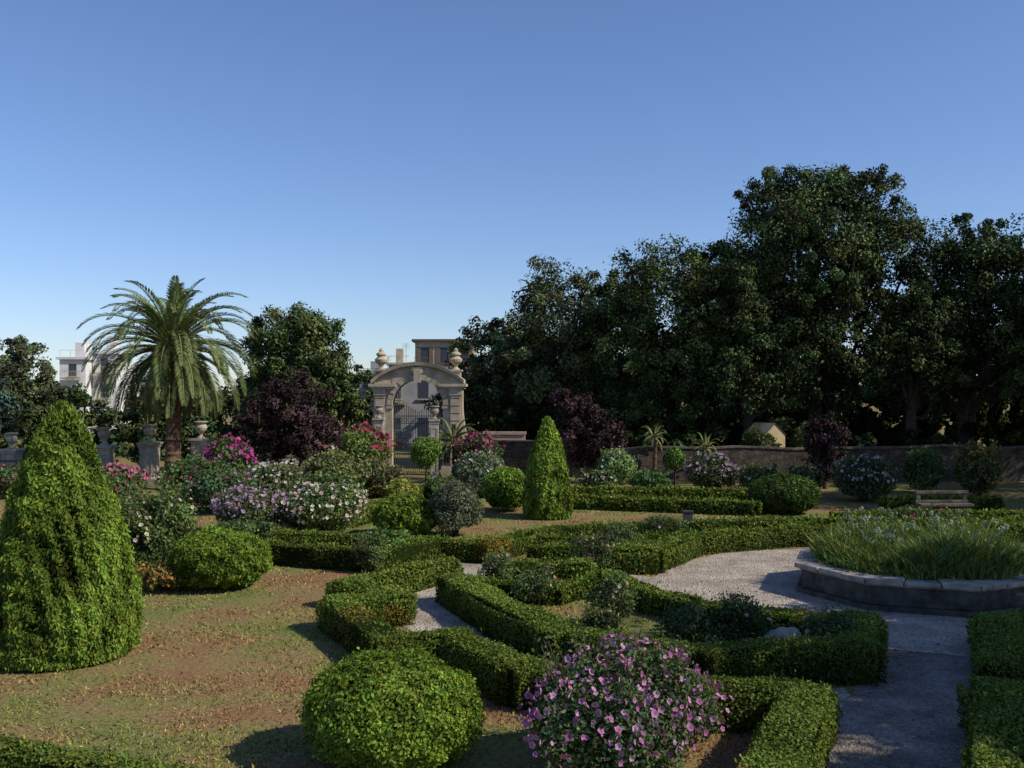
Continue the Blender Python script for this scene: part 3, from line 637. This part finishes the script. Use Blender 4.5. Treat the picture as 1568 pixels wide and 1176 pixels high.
for s in (-1,1):
    for i in range(11):
        x=s*(.06+i*.125);hgt=3.5+.5*math.sin(i/10*1.5)
        tube(mb,[(x,0,.1),(x,0,hgt)],[.018,.018],5);lathe(mb,[(.03,hgt),(.001,hgt+.14)],x,0,5)
    for z in (.15,1.2,1.35,2.9,3.3): box(mb,min(s*.04,s*1.4),max(s*.04,s*1.4),-.02,.02,z,z+.045)
    for i in range(5):
        aa=np.linspace(0,2*math.pi,13);cx=s*(.22+i*.25);tube(mb,np.c_[cx+.1*np.cos(aa),0*aa,3.12+.1*np.sin(aa)],.014,4)
mb.build('iron_gate_leaves',[M_iron],parent=gate)
mb=MB()
for s in (-1,1):
    x0,x1=sorted((s*3.7,s*6.0));box(mb,x0,x1,-.2,.2,0,2.3);box(mb,x0-.05,x1+.05,-.27,.27,2.301,2.45)
mb.build('gate_wing_walls',[M_pink],parent=gate)
# ------------------------------------------------------------------ buildings
def building(name,x,y,w,dp,h,mat,floors,cols,rz=0,z0=0,shut=True,pent=True,roofm=None):
    p=bpy.data.objects.new(name,None);scene.collection.objects.link(p);p.location=(x,y,0);p.rotation_euler=(0,0,rz)
    mb=MB();box(mb,-w/2,w/2,0,dp,z0,h);mb.build('walls',[mat],parent=p)
    mb=MB()
    box(mb,-w/2-.35,w/2+.35,-.35,dp+.35,h+.002,h+.28)
    if pent:
        for i in range(int(w/1.2)): box(mb,-w/2+i*1.2,-w/2+i*1.2+.06,.05,.11,h+.281,h+1.1)
        box(mb,-w/2,w/2,.04,.12,h+1.101,h+1.16)
        box(mb,-w*.2,w*.15,dp*.4,dp*.7,h+.281,h+2.2)
        tube(mb,[(w*.3,dp*.5,h+.2),(w*.3,dp*.5,h+3)],.04,5)
        for q in range(4): box(mb,w*.3-.5,w*.3+.5,dp*.5-.02,dp*.5+.02,h+2.3+q*.18,h+2.33+q*.18)
    mb.build('roof',[roofm or mat],parent=p)
    wg,ws=MB(),MB();fh=(h-z0)/floors
    for f in range(floors):
        for c in range(cols):
            cx=-w/2+w*(c+.5)/cols;zz=z0+fh*f+fh*.32;
            box(wg,cx-.45,cx+.45,-.012,.01,zz,zz+fh*.5)
            if shut:
                for s in (-1,1): box(ws,cx+s*.7-.22,cx+s*.7+.22,-.07,-.003,zz-.03,zz+fh*.5+.03)
            box(ws,cx-.56,cx+.56,-.16,-.014,zz-.14,zz-.04)
            if c%2==0: 
                box(ws,cx-1.1,cx+1.1,-1.0,-.161,zz-.36,zz-.2);box(ws,cx-1.1,cx+1.1,-1.0,-.96,zz+.55,zz+.6)
                for q in range(11): box(ws,cx-1.1+q*.21,cx-1.07+q*.21,-.99,-.97,zz-.2,zz+.55)
    wg.build('windows',[M_glass],parent=p);ws.build('sills_and_balconies',[M_rust if shut else M_stone],parent=p);return p
building('white_apartment_building',-53.0,118,3.0,8,8.8,M_white,3,1,.15,shut=False)
building('white_apartment_building',-50.4,121,2.8,8,9.6,M_white,3,1,.15,shut=False)
building('cream_villa',-7.6,110,6.6,9,10.5,M_cream,3,3,0,shut=True,pent=False,roofm=M_roof)
building('grey_apartment_building',-18.2,130,4.5,8,6.9,M_grey,3,2,.05,shut=False)
building('grey_apartment_building',-14.6,126,2.6,6,8.4,M_cream,3,1,.05,shut=False)
building('grey_house',-8.6,82,4.6,6,6.4,M_grey,2,2,.1,shut=False,pent=False)
mb=MB();V=[(-.6,0,0),(.6,0,0),(.6,0,2.4),(.0,0,2.95),(-.6,0,2.4),(-.6,2,0),(.6,2,0),(.6,2,2.4),(0,2,2.95),(-.6,2,2.4)]
mb.add(V,[(0,1,2,3,4)],0);mb.add(V,[(5,9,8,7,6)],0);mb.add(V,[(0,4,9,5),(1,6,7,2)],0)
mb.add([(-.68,-.06,2.36),(0,-.06,2.99),(0,2.1,2.99),(-.68,2.1,2.36),(.68,-.06,2.36),(.68,2.1,2.36)],[(0,1,2,3),(1,4,5,2)],0)
box(mb,-.25,.25,-.02,.004,.1,1.9,2);mb.build('ochre_garden_hut',[M_ochre,M_roof,M_glass],(14.15,52.6,0),.3)
mb=MB();box(mb,-1.0,1.0,-.22,.22,.42,.52);box(mb,-.85,-.6,-.18,.18,0,.419);box(mb,.6,.85,-.18,.18,0,.419);box(mb,-1.0,1.0,.2,.3,.521,.62)
box(mb,-.95,-.8,.22,.3,.621,.85);box(mb,.8,.95,.22,.3,.621,.85);box(mb,-1.0,1.0,.19,.31,.851,.97)
o=mb.build('stone_bench',[M_base],(15.9,36.0,0),.05);bv=o.modifiers.new('b','BEVEL');bv.width=.015
mb=MB();box(mb,-.03,.03,-.03,.03,0,.5);box(mb,-.14,.14,-.1,.1,.501,.78);box(mb,-.17,.17,-.13,.13,.781,.82);mb.build('garden_floodlight',[M_iron],(5.6,31.2,0))
def rock(x,y,r,seed):
    bpy.ops.mesh.primitive_ico_sphere_add(subdivisions=4,radius=r);o=bpy.context.object;o.name='limestone_rock';me=o.data
    P=np.array([v.co[:] for v in me.vertices]);u=norm(P);P=P*(1+.22*nz(u,2,seed)+.1*nz(u,6,seed+1)+.05*nz(u,14,seed+2))[:,None]*[1.15,.8,.9]
    me.vertices.foreach_set('co',P.ravel());me.materials.append(M_rim);o.location=(x,y,r*.7)
rock(4.6,16.8,.32,4)
# ------------------------------------------------------------------ camera, sun, sky
cam=bpy.data.cameras.new('camera');co=bpy.data.objects.new('camera',cam);scene.collection.objects.link(co)
cam.sensor_width=36;cam.lens=34.4;cam.clip_end=6000;co.location=(0,0,4.5);co.rotation_euler=(math.radians(90.65),0,0);scene.camera=co
S=Vector((.74,-.24,.63)).normalized()
sl=bpy.data.lights.new('sun','SUN');sl.energy=5.0;sl.angle=math.radians(.5);sl.color=(1,.92,.77);so=bpy.data.objects.new('sun',sl);scene.collection.objects.link(so)
so.rotation_euler=S.to_track_quat('Z','Y').to_euler()
w=bpy.data.worlds.new('World');scene.world=w;w.use_nodes=True;nt=w.node_tree;bg=nt.nodes['Background']
sk=nt.nodes.new('ShaderNodeTexSky');sk.sky_type='NISHITA';sk.sun_disc=False;sk.sun_elevation=math.asin(S.z);sk.sun_rotation=math.atan2(S.x,S.y)
sk.air_density=1.0;sk.dust_density=.2;sk.ozone_density=3.6
mx=nt.nodes.new('ShaderNodeMix');mx.data_type='RGBA';mx.blend_type='MULTIPLY';mx.inputs[0].default_value=1;mx.inputs[7].default_value=(.88,.92,1.10,1)
nt.links.new(sk.outputs[0],mx.inputs[6]);nt.links.new(mx.outputs[2],bg.inputs[0]);bg.inputs[1].default_value=.125
scene.view_settings.view_transform='Standard';scene.view_settings.look='None';scene.view_settings.exposure=0
